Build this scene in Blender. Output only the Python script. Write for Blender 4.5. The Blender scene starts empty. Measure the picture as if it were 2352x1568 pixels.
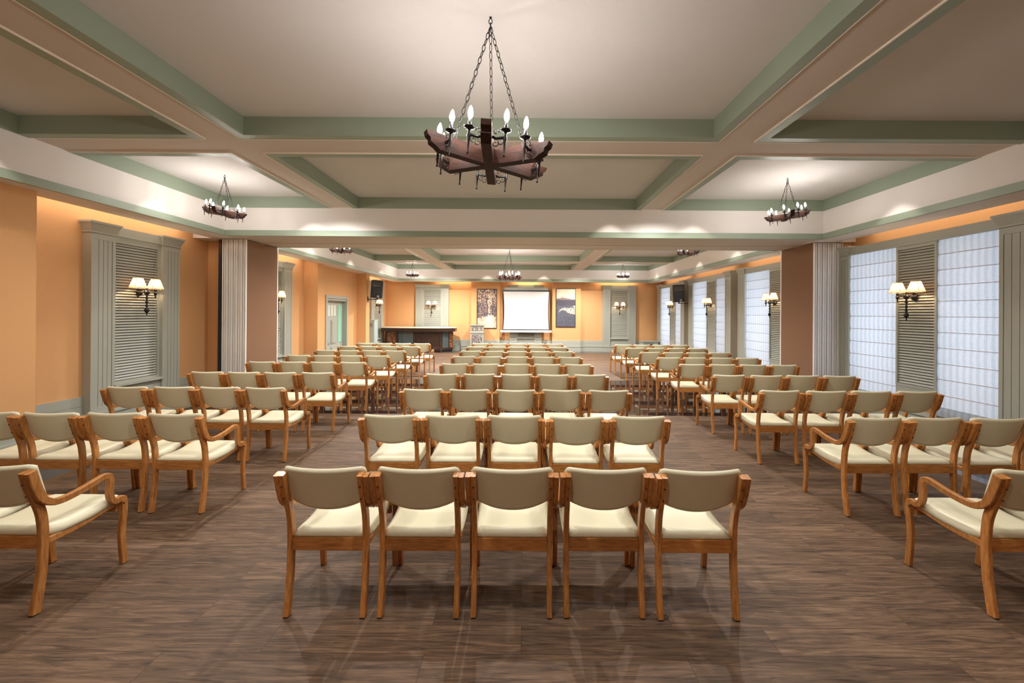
import bpy, bmesh, math, random
from mathutils import Vector, Matrix, noise
random.seed(7)
S = bpy.context.scene
C = S.collection
PI = math.pi

# ------------------------------------------------------------------ camera
def cam_rot(yaw, pitch, roll):
    cy, sy = math.cos(yaw), math.sin(yaw); cp, sp = math.cos(pitch), math.sin(pitch); cr, sr = math.cos(roll), math.sin(roll)
    A = Matrix(((cy,-sy,0),(sy,cy,0),(0,0,1))); B = Matrix(((1,0,0),(0,cp,sp),(0,-sp,cp))); D = Matrix(((cr,0,-sr),(0,1,0),(sr,0,cr)))
    return D @ B @ A
R = cam_rot(-.0005, .0013, -.0065)
cd = bpy.data.cameras.new('camera'); cam = bpy.data.objects.new('camera', cd); C.objects.link(cam)
rt, fw, up = R[0], R[1], R[2]
m4 = Matrix(((rt[0], up[0], -fw[0], 0), (rt[1], up[1], -fw[1], 0), (rt[2], up[2], -fw[2], 1.76), (0, 0, 0, 1)))
cam.matrix_world = m4
cd.sensor_fit = 'HORIZONTAL'; cd.sensor_width = 36; cd.lens = 36*915/2352
cd.shift_x = -25.5/2352; cd.shift_y = -66.4/2352
cd.clip_start = .05; cd.clip_end = 100
S.camera = cam

# ------------------------------------------------------------------ world, exposure
w = bpy.data.worlds.new('daylight'); S.world = w; w.use_nodes = True
w.node_tree.nodes['Background'].inputs[0].default_value = (.62, .78, 1, 1)
w.node_tree.nodes['Background'].inputs[1].default_value = 1.2
S.view_settings.view_transform = 'Standard'; S.view_settings.look = 'None'
S.view_settings.exposure = 0.9; S.view_settings.gamma = 1; S.view_settings.use_curve_mapping = False
S.cycles.max_bounces = 9; S.cycles.diffuse_bounces = 6; S.cycles.sample_clamp_indirect = 6
S.cycles.caustics_reflective = False; S.cycles.caustics_refractive = False

def area(name, loc, rot, sx, sy, e, col, spread=PI):
    l = bpy.data.lights.new(name, 'AREA'); l.shape = 'RECTANGLE'; l.size = sx; l.size_y = sy; l.energy = e; l.color = col; l.spread = spread
    o = bpy.data.objects.new(name, l); C.objects.link(o); o.location = loc; o.rotation_euler = rot; return o
def spot(name, loc, e, deg, blend, col=(1, .93, .84), rad=.03, rot=(0, 0, 0)):
    l = bpy.data.lights.new(name, 'SPOT'); l.energy = e; l.spot_size = math.radians(deg); l.spot_blend = blend; l.color = col; l.shadow_soft_size = rad
    o = bpy.data.objects.new(name, l); C.objects.link(o); o.location = loc; o.rotation_euler = rot; return o
BULB = 145.0      # radiance of the candle bulbs
DAY = (.68, .83, 1.0)
WARM = (1, .74, .46)

# room constants -----------------------------------------------------------
XW0, XW1 = -6.38, 6.40          # side walls
YB, YF = 18.5, -2.6             # far wall, wall behind the camera
XC = 5.56                       # edge of the ceiling trays
ZB, ZG1, ZG2, ZT = 3.686, 3.267, 3.17, 3.89
COX = [(-5.56, -3.58), (-3.18, 2.175), (2.582, 5.56)]
COY = [[(-1.64, .9), (1.3, 4.457), (4.857, 7.40)], [(8.75, 11.12), (11.57, 14.9), (15.35, 17.72)]]

# cove strips hidden in the slots above the walls
for (y0, y1, e) in ((4.9, 7.4, 5), (9.0, 11.3, 5), (15.2, 17.8, 5)):
    area('cove_light', (-6.2, (y0+y1)/2, 3.36), (0, 0, 0), .12, y1-y0, e, (1, .88, .74))
for (y0, y1, e) in ((4.9, 7.3, 5), (9.0, 11.3, 5), (12.0, 14.8, 5), (15.2, 17.8, 5)):
    area('cove_light', (6.24, (y0+y1)/2, 3.36), (0, 0, 0), .12, y1-y0, e*.5, (1, .88, .74))
for (x0, x1, e) in ((-4.0, -2.2, 5), (-.4, .8, 5), (3.4, 5.2, 5)):
    area('cove_light', ((x0+x1)/2, 18.36, 3.36), (0, 0, 0), x1-x0, .10, e, (1, .80, .55))
# recessed downlights close to the white fascias
for (x, y) in [(-3.9, 7.03), (1.6, 7.03), (3.15, 7.03), (-5.19, 4.0), (-5.19, 6.0), (5.19, 5.9), (5.19, 3.6)]:
    spot('downlight', (x, y, 3.87), 16, 80, .35)
for (x, y) in [(-4.6, 17.35), (-1.6, 17.35), (.9, 17.35), (2.5, 17.35), (4.4, 17.35), (-5.19, 10.4), (-5.19, 12.8), (-5.19, 15.6), (5.19, 10.4), (5.19, 12.6), (5.19, 14.6), (5.19, 16.6)]:
    spot('downlight', (x, y, 3.87), 16, 80, .35)

# downlights on the beams and in the middle coffers
for (x, y, z, e) in [(-3.38, 1.75, 3.69, 58), (-.5, 1.75, 3.88, 100), (2.38, 1.75, 3.69, 58), (-3.38, 4.66, 3.69, 105), (-.5, 4.66, 3.69, 110), (2.38, 4.66, 3.69, 105), (-.5, .0, 3.88, 60),
                     (-3.38, 6.6, 3.69, 90), (2.38, 6.6, 3.69, 90), (-3.38, 9.9, 3.69, 270), (-.5, 9.9, 3.88, 270), (2.38, 9.9, 3.69, 270), (-3.38, 13.2, 3.69, 350), (-.5, 12.2, 3.88, 250), (2.38, 13.2, 3.69, 350),
                     (-3.38, 16.5, 3.69, 430), (-.5, 15.6, 3.88, 430), (2.38, 16.5, 3.69, 430)]:
    spot('downlight', (x, y, z), e, 152, .7, (1, .965, .915), .02)

# ------------------------------------------------------------------ materials
def mat(name, col, rough=.5, metal=0, spec=.5, emis=None, es=0, bump=None, coat=0):
    m = bpy.data.materials.new(name); m.use_nodes = True; nt = m.node_tree; b = nt.nodes['Principled BSDF']
    b.inputs['Base Color'].default_value = (*col, 1); b.inputs['Roughness'].default_value = rough; b.inputs['Metallic'].default_value = metal
    b.inputs['Specular IOR Level'].default_value = spec
    if coat: b.inputs['Coat Weight'].default_value = coat; b.inputs['Coat Roughness'].default_value = .15
    if emis: b.inputs['Emission Color'].default_value = (*emis, 1); b.inputs['Emission Strength'].default_value = es
    if bump:
        tc = nt.nodes.new('ShaderNodeTexCoord'); n = nt.nodes.new('ShaderNodeTexNoise'); n.inputs['Scale'].default_value = bump[0]; n.inputs['Detail'].default_value = 4
        bp = nt.nodes.new('ShaderNodeBump'); bp.inputs['Strength'].default_value = bump[1]; bp.inputs['Distance'].default_value = .01
        nt.links.new(tc.outputs['Object'], n.inputs['Vector']); nt.links.new(n.outputs['Fac'], bp.inputs['Height']); nt.links.new(bp.outputs['Normal'], b.inputs['Normal'])
        # slight tone variation
        r = nt.nodes.new('ShaderNodeMixRGB'); r.blend_type = 'MULTIPLY'; r.inputs['Fac'].default_value = bump[2] if len(bump) > 2 else .12
        r.inputs['Color1'].default_value = (*col, 1); nt.links.new(n.outputs['Fac'], r.inputs['Color2']); nt.links.new(r.outputs['Color'], b.inputs['Base Color'])
    return m

def wood_mat(name, c1, c2, axis_scale, rough=.3, coat=0, spec=.5):
    m = bpy.data.materials.new(name); m.use_nodes = True; nt = m.node_tree; b = nt.nodes['Principled BSDF']
    tc = nt.nodes.new('ShaderNodeTexCoord'); mp = nt.nodes.new('ShaderNodeMapping'); mp.inputs['Scale'].default_value = axis_scale
    oi = nt.nodes.new('ShaderNodeObjectInfo'); ad = nt.nodes.new('ShaderNodeVectorMath'); ad.operation = 'ADD'
    sc = nt.nodes.new('ShaderNodeMath'); sc.operation = 'MULTIPLY'; sc.inputs[1].default_value = 30
    nt.links.new(oi.outputs['Random'], sc.inputs[0]); nt.links.new(tc.outputs['Object'], mp.inputs['Vector']); nt.links.new(mp.outputs['Vector'], ad.inputs[0]); nt.links.new(sc.outputs[0], ad.inputs[1])
    n = nt.nodes.new('ShaderNodeTexNoise'); n.inputs['Scale'].default_value = 6; n.inputs['Detail'].default_value = 5; n.inputs['Distortion'].default_value = .4
    nt.links.new(ad.outputs[0], n.inputs['Vector'])
    cr = nt.nodes.new('ShaderNodeValToRGB'); cr.color_ramp.elements[0].position = .32; cr.color_ramp.elements[1].position = .68
    cr.color_ramp.elements[0].color = (*c1, 1); cr.color_ramp.elements[1].color = (*c2, 1)
    nt.links.new(n.outputs['Fac'], cr.inputs['Fac'])
    hs = nt.nodes.new('ShaderNodeHueSaturation')
    mr = nt.nodes.new('ShaderNodeMapRange'); mr.inputs['To Min'].default_value = .82; mr.inputs['To Max'].default_value = 1.18
    nt.links.new(oi.outputs['Random'], mr.inputs['Value']); nt.links.new(mr.outputs[0], hs.inputs['Value']); nt.links.new(cr.outputs['Color'], hs.inputs['Color'])
    nt.links.new(hs.outputs['Color'], b.inputs['Base Color'])
    b.inputs['Roughness'].default_value = rough; b.inputs['Specular IOR Level'].default_value = spec
    if coat: b.inputs['Coat Weight'].default_value = coat; b.inputs['Coat Roughness'].default_value = .12
    return m

def floor_wood():
    m = bpy.data.materials.new('brown_plank_floor'); m.use_nodes = True; nt = m.node_tree; b = nt.nodes['Principled BSDF']; N = nt.nodes.new; L = nt.links.new
    tc = N('ShaderNodeTexCoord')
    br = N('ShaderNodeTexBrick'); br.offset = .37; br.offset_frequency = 2; br.squash = 1
    br.inputs['Scale'].default_value = 1; br.inputs['Brick Width'].default_value = 1.35; br.inputs['Row Height'].default_value = .187
    br.inputs['Mortar Size'].default_value = .0012; br.inputs['Mortar Smooth'].default_value = .3; br.inputs['Bias'].default_value = 0
    br.inputs['Color1'].default_value = (0, 0, 0, 1); br.inputs['Color2'].default_value = (1, 1, 1, 1); br.inputs['Mortar'].default_value = (.5, .5, .5, 1)
    L(tc.outputs['Object'], br.inputs['Vector'])
    # shift grain per plank
    sp = N('ShaderNodeSeparateColor'); L(br.outputs['Color'], sp.inputs['Color'])
    ml = N('ShaderNodeMath'); ml.operation = 'MULTIPLY'; ml.inputs[1].default_value = 17; L(sp.outputs[0], ml.inputs[0])
    mp = N('ShaderNodeMapping'); mp.inputs['Scale'].default_value = (1.1, 13, 1); L(tc.outputs['Object'], mp.inputs['Vector'])
    ad = N('ShaderNodeVectorMath'); ad.operation = 'ADD'; L(mp.outputs['Vector'], ad.inputs[0]); L(ml.outputs[0], ad.inputs[1])
    n = N('ShaderNodeTexNoise'); n.inputs['Scale'].default_value = 2.6; n.inputs['Detail'].default_value = 10; n.inputs['Roughness'].default_value = .68; n.inputs['Distortion'].default_value = 1.1; L(ad.outputs[0], n.inputs['Vector'])
    mp2 = N('ShaderNodeMapping'); mp2.inputs['Scale'].default_value = (3, 70, 1); L(tc.outputs['Object'], mp2.inputs['Vector'])
    n2 = N('ShaderNodeTexNoise'); n2.inputs['Scale'].default_value = 1.6; n2.inputs['Detail'].default_value = 3; L(mp2.outputs['Vector'], n2.inputs['Vector'])
    cr = N('ShaderNodeValToRGB'); e = cr.color_ramp.elements
    e[0].position = .30; e[0].color = (.034, .020, .013, 1); e[1].position = .70; e[1].color = (.215, .132, .080, 1)
    k = cr.color_ramp.elements.new(.5); k.color = (.120, .072, .043, 1)
    L(n.outputs['Fac'], cr.inputs['Fac'])
    mx = N('ShaderNodeMixRGB'); mx.blend_type = 'OVERLAY'; mx.inputs['Fac'].default_value = .45; L(cr.outputs['Color'], mx.inputs['Color1']); L(n2.outputs['Fac'], mx.inputs['Color2'])
    mr = N('ShaderNodeMapRange'); mr.inputs['To Min'].default_value = .78; mr.inputs['To Max'].default_value = 1.2; L(sp.outputs[0], mr.inputs['Value'])
    hs = N('ShaderNodeHueSaturation'); L(mr.outputs[0], hs.inputs['Value']); L(mx.outputs['Color'], hs.inputs['Color'])
    mo = N('ShaderNodeMixRGB'); L(br.outputs['Fac'], mo.inputs['Fac']); L(hs.outputs['Color'], mo.inputs['Color1']); mo.inputs['Color2'].default_value = (.03, .018, .012, 1)
    L(mo.outputs['Color'], b.inputs['Base Color']); b.inputs['Roughness'].default_value = .58; b.inputs['Specular IOR Level'].default_value = .28
    bp = N('ShaderNodeBump'); bp.inputs['Strength'].default_value = .12; bp.inputs['Distance'].default_value = .004; L(n2.outputs['Fac'], bp.inputs['Height']); L(bp.outputs['Normal'], b.inputs['Normal'])
    return m

def granite():
    m = bpy.data.materials.new('dark_granite'); m.use_nodes = True; nt = m.node_tree; b = nt.nodes['Principled BSDF']; N = nt.nodes.new; L = nt.links.new
    tc = N('ShaderNodeTexCoord'); n = N('ShaderNodeTexNoise'); n.inputs['Scale'].default_value = 60; n.inputs['Detail'].default_value = 6; n.inputs['Roughness'].default_value = .8
    L(tc.outputs['Object'], n.inputs['Vector'])
    cr = N('ShaderNodeValToRGB'); e = cr.color_ramp.elements; e[0].position = .42; e[0].color = (.007, .005, .005, 1); e[1].position = .64; e[1].color = (.065, .040, .034, 1)
    L(n.outputs['Fac'], cr.inputs['Fac'])
    br = N('ShaderNodeTexBrick'); br.offset = 0; br.inputs['Scale'].default_value = 1; br.inputs['Brick Width'].default_value = .9; br.inputs['Row Height'].default_value = .9; br.inputs['Mortar Size'].default_value = .003
    L(tc.outputs['Object'], br.inputs['Vector'])
    mx = N('ShaderNodeMixRGB'); L(br.outputs['Fac'], mx.inputs['Fac']); L(cr.outputs['Color'], mx.inputs['Color1']); mx.inputs['Color2'].default_value = (.12, .085, .07, 1)
    L(mx.outputs['Color'], b.inputs['Base Color']); b.inputs['Roughness'].default_value = .035; b.inputs['IOR'].default_value = 1.48
    return m

def blind_mat():
    m = bpy.data.materials.new('striped_blind_fabric'); m.use_nodes = True; nt = m.node_tree; nt.nodes.remove(nt.nodes['Principled BSDF']); N = nt.nodes.new; L = nt.links.new
    out = nt.nodes['Material Output']; tc = N('ShaderNodeTexCoord')
    wv = N('ShaderNodeTexWave'); wv.bands_direction = 'Y'; wv.inputs['Scale'].default_value = 3.6; wv.inputs['Distortion'].default_value = 0
    L(tc.outputs['Object'], wv.inputs['Vector'])
    n = N('ShaderNodeTexNoise'); n.inputs['Scale'].default_value = 90; L(tc.outputs['Object'], n.inputs['Vector'])
    cr = N('ShaderNodeValToRGB'); e = cr.color_ramp.elements; e[0].position = .35; e[0].color = (.62, .68, .74, 1); e[1].position = .55; e[1].color = (.76, .78, .81, 1)
    L(wv.outputs['Fac'], cr.inputs['Fac'])
    mx = N('ShaderNodeMixRGB'); mx.blend_type = 'MULTIPLY'; mx.inputs['Fac'].default_value = .35; L(cr.outputs['Color'], mx.inputs['Color1']); L(n.outputs['Fac'], mx.inputs['Color2'])
    d = N('ShaderNodeBsdfDiffuse'); t = N('ShaderNodeBsdfTranslucent'); L(mx.outputs['Color'], d.inputs['Color']); L(mx.outputs['Color'], t.inputs['Color'])
    ms = N('ShaderNodeMixShader'); ms.inputs['Fac'].default_value = .5; L(d.outputs[0], ms.inputs[1]); L(t.outputs[0], ms.inputs[2]); L(ms.outputs[0], out.inputs['Surface'])
    return m

def shade_mat():
    m = bpy.data.materials.new('lamp_shade_fabric'); m.use_nodes = True; nt = m.node_tree; nt.nodes.remove(nt.nodes['Principled BSDF']); N = nt.nodes.new; L = nt.links.new
    d = N('ShaderNodeBsdfDiffuse'); t = N('ShaderNodeBsdfTranslucent'); d.inputs['Color'].default_value = (.85, .66, .48, 1); t.inputs['Color'].default_value = (.95, .62, .40, 1)
    ms = N('ShaderNodeMixShader'); ms.inputs['Fac'].default_value = .16; L(d.outputs[0], ms.inputs[1]); L(t.outputs[0], ms.inputs[2])
    em = N('ShaderNodeEmission'); em.inputs['Color'].default_value = (1, .66, .42, 1); em.inputs['Strength'].default_value = .16
    ad = N('ShaderNodeAddShader'); L(ms.outputs[0], ad.inputs[0]); L(em.outputs[0], ad.inputs[1]); L(ad.outputs[0], nt.nodes['Material Output'].inputs['Surface'])
    return m

def glass_mat():
    m = bpy.data.materials.new('window_glass'); m.use_nodes = True; nt = m.node_tree; nt.nodes.remove(nt.nodes['Principled BSDF']); N = nt.nodes.new; L = nt.links.new
    t = N('ShaderNodeBsdfTransparent'); g = N('ShaderNodeBsdfGlossy'); g.inputs['Roughness'].default_value = .02; ms = N('ShaderNodeMixShader'); ms.inputs['Fac'].default_value = .06
    L(t.outputs[0], ms.inputs[1]); L(g.outputs[0], ms.inputs[2]); L(ms.outputs[0], nt.nodes['Material Output'].inputs['Surface'])
    return m

def vor_mat(name, cols, scale, rough=.5):
    m = bpy.data.materials.new(name); m.use_nodes = True; nt = m.node_tree; b = nt.nodes['Principled BSDF']; N = nt.nodes.new; L = nt.links.new
    tc = N('ShaderNodeTexCoord'); v = N('ShaderNodeTexVoronoi'); v.inputs['Scale'].default_value = scale; v.inputs['Randomness'].default_value = .25; L(tc.outputs['Object'], v.inputs['Vector'])
    v2 = N('ShaderNodeTexVoronoi'); v2.feature = 'DISTANCE_TO_EDGE'; v2.inputs['Scale'].default_value = scale; v2.inputs['Randomness'].default_value = .25; L(tc.outputs['Object'], v2.inputs['Vector'])
    cr = N('ShaderNodeValToRGB'); cr.color_ramp.interpolation = 'CONSTANT'
    for i, c in enumerate(cols):
        p = i/len(cols)
        if i < 2: e = cr.color_ramp.elements[i]; e.position = p
        else: e = cr.color_ramp.elements.new(p)
        e.color = (*c, 1)
    sp = N('ShaderNodeSeparateColor'); L(v.outputs['Color'], sp.inputs['Color']); L(sp.outputs[0], cr.inputs['Fac'])
    st = N('ShaderNodeMath'); st.operation = 'LESS_THAN'; st.inputs[1].default_value = .07; L(v2.outputs['Distance'], st.inputs[0])
    mx = N('ShaderNodeMixRGB'); L(st.outputs[0], mx.inputs['Fac']); L(cr.outputs['Color'], mx.inputs['Color1']); mx.inputs['Color2'].default_value = (*[c*.35 for c in cols[0]], 1)
    L(mx.outputs['Color'], b.inputs['Base Color']); b.inputs['Roughness'].default_value = rough
    return m

def print_mat():
    m = bpy.data.materials.new('printed_photo'); m.use_nodes = True; nt = m.node_tree; b = nt.nodes['Principled BSDF']
    a = nt.nodes.new('ShaderNodeVertexColor'); a.layer_name = 'print'; nt.links.new(a.outputs['Color'], b.inputs['Base Color']); b.inputs['Roughness'].default_value = .55
    return m

M = {}
M['orange'] = mat('orange_wall', (.70, .38, .165), .85, bump=(40, .06, .06))
M['ceil'] = mat('ceiling_plaster', (.68, .65, .635), .9, bump=(20, .05, .05))
M['beige'] = mat('beige_beam_paint', (.62, .54, .48), .85, bump=(20, .05, .05))
M['white'] = mat('fascia_paint', (.80, .76, .73), .8)
M['cream'] = mat('cream_bead', (.84, .76, .66), .6)
M['green'] = mat('sage_green_paint', (.285, .345, .265), .45)
M['joinery'] = mat('grey_green_joinery', (.40, .41, .355), .42, bump=(15, .03, .05))
M['joinery_dark'] = mat('joinery_painted_shade', (.06, .063, .055), .7)  # dark colour stands in for shade between slats and in grooves
M['floor'] = floor_wood()
M['granite'] = granite()
M['chairwood'] = wood_mat('varnished_beech', (.34, .130, .032), (.56, .245, .068), (14, 14, 2.2), .38, .1)
M['railwood'] = wood_mat('varnished_beech_rail', (.34, .130, .032), (.56, .245, .068), (2.2, 14, 14), .38, .1)
M['beam'] = wood_mat('dark_stained_timber', (.018, .007, .005), (.055, .019, .011), (1.5, 12, 12), .65, spec=.2)
M['bar'] = wood_mat('dark_walnut', (.030, .014, .010), (.075, .036, .024), (14, 14, 1.6), .35)
M['vinyl'] = mat('cream_vinyl', (.69, .655, .475), .42, bump=(220, .05, .03))
M['vinylback'] = mat('taupe_backrest_vinyl', (.36, .30, .205), .5, bump=(220, .05, .03))
M['screw'] = mat('dark_screw', (.06, .03, .02), .4, .6)
M['foot'] = mat('dark_floor_glide', (.03, .025, .02), .5)
M['iron'] = mat('black_iron', (.022, .020, .020), .32, .5)
M['sleeve'] = mat('candle_sleeve', (.05, .045, .05), .35)
M['bulb'] = mat('glowing_bulb', (1, 1, 1), .3, emis=(1, .94, .87), es=BULB)
M['shade'] = shade_mat()
M['trimgold'] = mat('shade_braid', (.35, .17, .06), .6)
M['blind'] = blind_mat()
M['batten'] = mat('blind_batten_tape', (.50, .44, .42), .7)
M['glass'] = glass_mat()
M['panel'] = mat('brown_partition_cloth', (.255, .135, .075), .9, bump=(160, .15, .1))
M['alu'] = mat('aluminium_profile', (.80, .77, .74), .4, .1)
M['aludark'] = mat('profile_groove', (.20, .18, .18), .5, .3)
M['black'] = mat('black_plastic', (.018, .018, .022), .45)
M['grille'] = mat('speaker_grille', (.03, .03, .038), .55, bump=(400, .4, .5))
M['whitescreen'] = mat('screen_fabric', (.80, .80, .80), .8)
M['whitemetal'] = mat('white_enamel', (.80, .80, .78), .4)
M['frame'] = mat('dark_picture_frame', (.03, .015, .015), .4)
M['print'] = print_mat()
M['counter'] = mat('cream_counter_top', (.80, .68, .50), .3)
M['barglass'] = mat('smoked_bar_panel', (.09, .12, .125), .15)
M['logs'] = vor_mat('log_end_inlay', [(.30, .11, .035), (.20, .07, .02), (.42, .18, .06), (.12, .05, .02)], 14)
M['mosaic'] = vor_mat('lectern_mosaic', [(.42, .36, .34), (.30, .27, .28), (.50, .38, .33), (.22, .20, .22), (.36, .40, .36)], 16)
M['locker'] = mat('pale_green_metal', (.42, .50, .47), .4)
M['greenglass'] = mat('green_glass', (.30, .62, .45), .2)
M['doorglass'] = mat('frosted_pane', (.62, .66, .58), .3)
M['ventgrey'] = mat('vent_grey', (.22, .26, .26), .5)
M['steel'] = mat('dark_steel', (.08, .075, .07), .3, .8)

# ------------------------------------------------------------------ mesh helpers
class MB:
    def __init__(s): s.v = []; s.f = []; s.m = []; s.sm = []
    def add(s, vs, fs, mi=0, smooth=False):
        o = len(s.v); s.v += [tuple(v) for v in vs]; s.f += [tuple(i+o for i in f) for f in fs]; s.m += [mi]*len(fs); s.sm += [smooth]*len(fs)
    def box(s, x0, x1, y0, y1, z0, z1, mi=0, M4=None):
        vs = [Vector((x, y, z)) for x in (x0, x1) for y in (y0, y1) for z in (z0, z1)]
        if M4: vs = [M4 @ v for v in vs]
        s.add(vs, [(0,1,3,2),(4,6,7,5),(0,4,5,1),(2,3,7,6),(0,2,6,4),(1,5,7,3)], mi)
    def hexa(s, b, t, mi=0):   # bottom 4 pts, top 4 pts
        s.add(list(b)+list(t), [(3,2,1,0),(4,5,6,7),(0,1,5,4),(1,2,6,5),(2,3,7,6),(3,0,4,7)], mi)
    def prism(s, pts, z0, z1, mi=0):
        n = len(pts); s.add([(x, y, z0) for x, y in pts]+[(x, y, z1) for x, y in pts], [tuple(range(n-1, -1, -1)), tuple(range(n, 2*n))]+[(i, (i+1) % n, n+(i+1) % n, n+i) for i in range(n)], mi)
    def lathe(s, prof, cx=0, cy=0, cz=0, n=12, mi=0, M4=None, smooth=True, sq=False, rot=0):
        vs = []
        for (r, z) in prof:
            for k in range(n):
                a = 2*PI*k/n+rot; v = Vector((cx+r*math.cos(a), cy+r*math.sin(a), cz+z)); vs.append(M4 @ v if M4 else v)
        fs = [(j*n+k, j*n+(k+1) % n, (j+1)*n+(k+1) % n, (j+1)*n+k) for j in range(len(prof)-1) for k in range(n)]
        if prof[0][0] > 1e-5: fs.append(tuple(range(n-1, -1, -1)))
        if prof[-1][0] > 1e-5: fs.append(tuple((len(prof)-1)*n+k for k in range(n)))
        s.add(vs, fs, mi, smooth)
    def tube(s, pts, r, n=6, mi=0, closed=False, smooth=True):
        pts = [Vector(p) for p in pts]; N = len(pts); vs = []
        up = None
        for i, p in enumerate(pts):
            a = pts[(i-1) % N] if (closed or i > 0) else pts[i]; b = pts[(i+1) % N] if (closed or i < N-1) else pts[i]
            t = (b-a).normalized()
            if up is None: up = t.orthogonal().normalized()
            up = (up - t*up.dot(t)); up = up.normalized() if up.length > 1e-6 else t.orthogonal().normalized()
            sd = t.cross(up); rr = r[i] if isinstance(r, (list, tuple)) else r
            for k in range(n):
                an = 2*PI*k/n; vs.append(p+up*math.cos(an)*rr+sd*math.sin(an)*rr)
        L = N if closed else N-1
        fs = [(i*n+k, i*n+(k+1) % n, ((i+1) % N)*n+(k+1) % n, ((i+1) % N)*n+k) for i in range(L) for k in range(n)]
        if not closed: fs += [tuple(range(n-1, -1, -1)), tuple((N-1)*n+k for k in range(n))]
        s.add(vs, fs, mi, smooth)
    def ribbon(s, path, x0, x1, d, ch=.004, mi=0):
        """sweep a chamfered rectangle (x0..x1 wide, d deep in the yz plane) along a yz path"""
        N = len(path); P = [Vector((0, y, z)) for y, z in path]; vs = []
        for i, p in enumerate(P):
            a = P[max(i-1, 0)]; b = P[min(i+1, N-1)]; t = (b-a).normalized(); n_ = Vector((0, -t.z, t.y))
            dd = d[i] if isinstance(d, (list, tuple)) else d; h = dd/2
            for (xx, hh) in ((x0+ch, -h), (x1-ch, -h), (x1, -h+ch), (x1, h-ch), (x1-ch, h), (x0+ch, h), (x0, h-ch), (x0, -h+ch)):
                q = p+n_*hh; vs.append((xx, q.y, q.z))
        fs = [(i*8+k, (i+1)*8+k, (i+1)*8+(k+1) % 8, i*8+(k+1) % 8) for i in range(N-1) for k in range(8)]
        fs += [tuple(range(8)), tuple((N-1)*8+k for k in range(7, -1, -1))]
        s.add(vs, fs, mi, False)
    def build(s, name, mats, parent=None, loc=None, bevel=0, auto=False):
        me = bpy.data.meshes.new(name); me.from_pydata(s.v, [], s.f)
        mats = mats if isinstance(mats, (list, tuple)) else [mats]
        for m_ in mats: me.materials.append(m_)
        me.polygons.foreach_set('material_index', s.m); me.polygons.foreach_set('use_smooth', s.sm)
        bm = bmesh.new(); bm.from_mesh(me); bmesh.ops.recalc_face_normals(bm, faces=bm.faces)
        if bevel: bmesh.ops.bevel(bm, geom=[e for e in bm.edges if len(e.link_faces) == 2 and e.calc_face_angle(0) > .6], offset=bevel, segments=2, affect='EDGES', profile=.6)
        bm.to_mesh(me); bm.free(); me.update()
        o = bpy.data.objects.new(name, me); C.objects.link(o)
        if parent: o.parent = parent
        if loc: o.location = loc
        return o

def catmull(pts, k=5):
    out = []; n = len(pts)
    for i in range(n-1):
        p0 = pts[max(i-1, 0)]; p1 = pts[i]; p2 = pts[i+1]; p3 = pts[min(i+2, n-1)]
        for j in range(k):
            t = j/k
            out.append(tuple(.5*((2*b)+(-a+c)*t+(2*a-5*b+4*c-d)*t*t+(-a+3*b-3*c+d)*t**3) for a, b, c, d in zip(p0, p1, p2, p3)))
    out.append(tuple(pts[-1])); return out

def empty(name, loc, rz=0):
    o = bpy.data.objects.new(name, None); C.objects.link(o); o.location = loc; o.rotation_euler = (0, 0, rz); o.empty_display_size = .1; return o
def tag(o, label, cat, group=None):
    o['label'] = label; o['category'] = cat
    if group: o['group'] = group
    return o
def struct(o, label=None, cat=None):
    o['kind'] = 'structure'
    if label: o['label'] = label
    if cat: o['category'] = cat
    return o
def copy_tree(o, parent=None):
    c = o.copy(); C.objects.link(c); c.parent = parent
    for ch in list(o.children):
        copy_tree(ch, c)
    return c

# ------------------------------------------------------------------ floor
b = MB()
xs = [-7.2, -4.85, 4.85, 7.2]; ys = [-2.8, 6.9, 10.5, 17.75, 18.9]
for i in range(3):
    for j in range(4):
        wood = (i == 1 and j in (0, 2))
        b.add([(xs[i], ys[j], 0), (xs[i+1], ys[j], 0), (xs[i+1], ys[j+1], 0), (xs[i], ys[j+1], 0)], [(0, 1, 2, 3)], 0 if wood else 1)
b.add([(x, y, z) for z in (-.15, -.001) for x, y in ((-7.2, -2.8), (7.2, -2.8), (7.2, 18.9), (-7.2, 18.9))], [(3,2,1,0), (0,1,5,4), (1,2,6,5), (2,3,7,6), (3,0,4,7)], 1)
struct(b.build('floor', [M['floor'], M['granite']]), 'brown plank floor framed by polished dark granite', 'floor')

# ------------------------------------------------------------------ walls
ZW = 3.42
b = MB()
for (x, y0, y1) in [(-5.79, -2.8, 4.73), (-6.38, 4.73, 8.05), (-5.985, 8.05, 8.75), (-6.38, 8.75, 11.58), (-5.98, 11.58, 11.93), (-6.13, 11.93, 12.39), (-6.13, 13.81, 14.65), (-5.79, 14.65, 14.99), (-6.38, 14.99, 18.5)]:
    b.box(-7.1, x, y0, y1, 0, ZW)
b.box(-7.1, -6.13, 12.39, 13.81, 2.22, ZW)
b.box(-7.1, -7.0, 12.3, 13.9, 0, 2.3)
struct(b.build('wall_left', M['orange']), 'orange wall on the left with piers and a door', 'wall')
b = MB()
b.box(-7.1, 7.1, YB, 18.9, 0, ZW)
b.box(-2.40, -1.08, 18.32, YB+.01, 0, ZW); b.box(1.33, 2.64, 18.32, YB+.01, 0, ZW)
struct(b.build('wall_back', M['orange']), 'orange far wall behind the projection screen', 'wall')
b = MB(); b.box(-7.1, 7.1, YF-.2, YF, 0, 4.0)
struct(b.build('wall_front', M['orange']))

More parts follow.
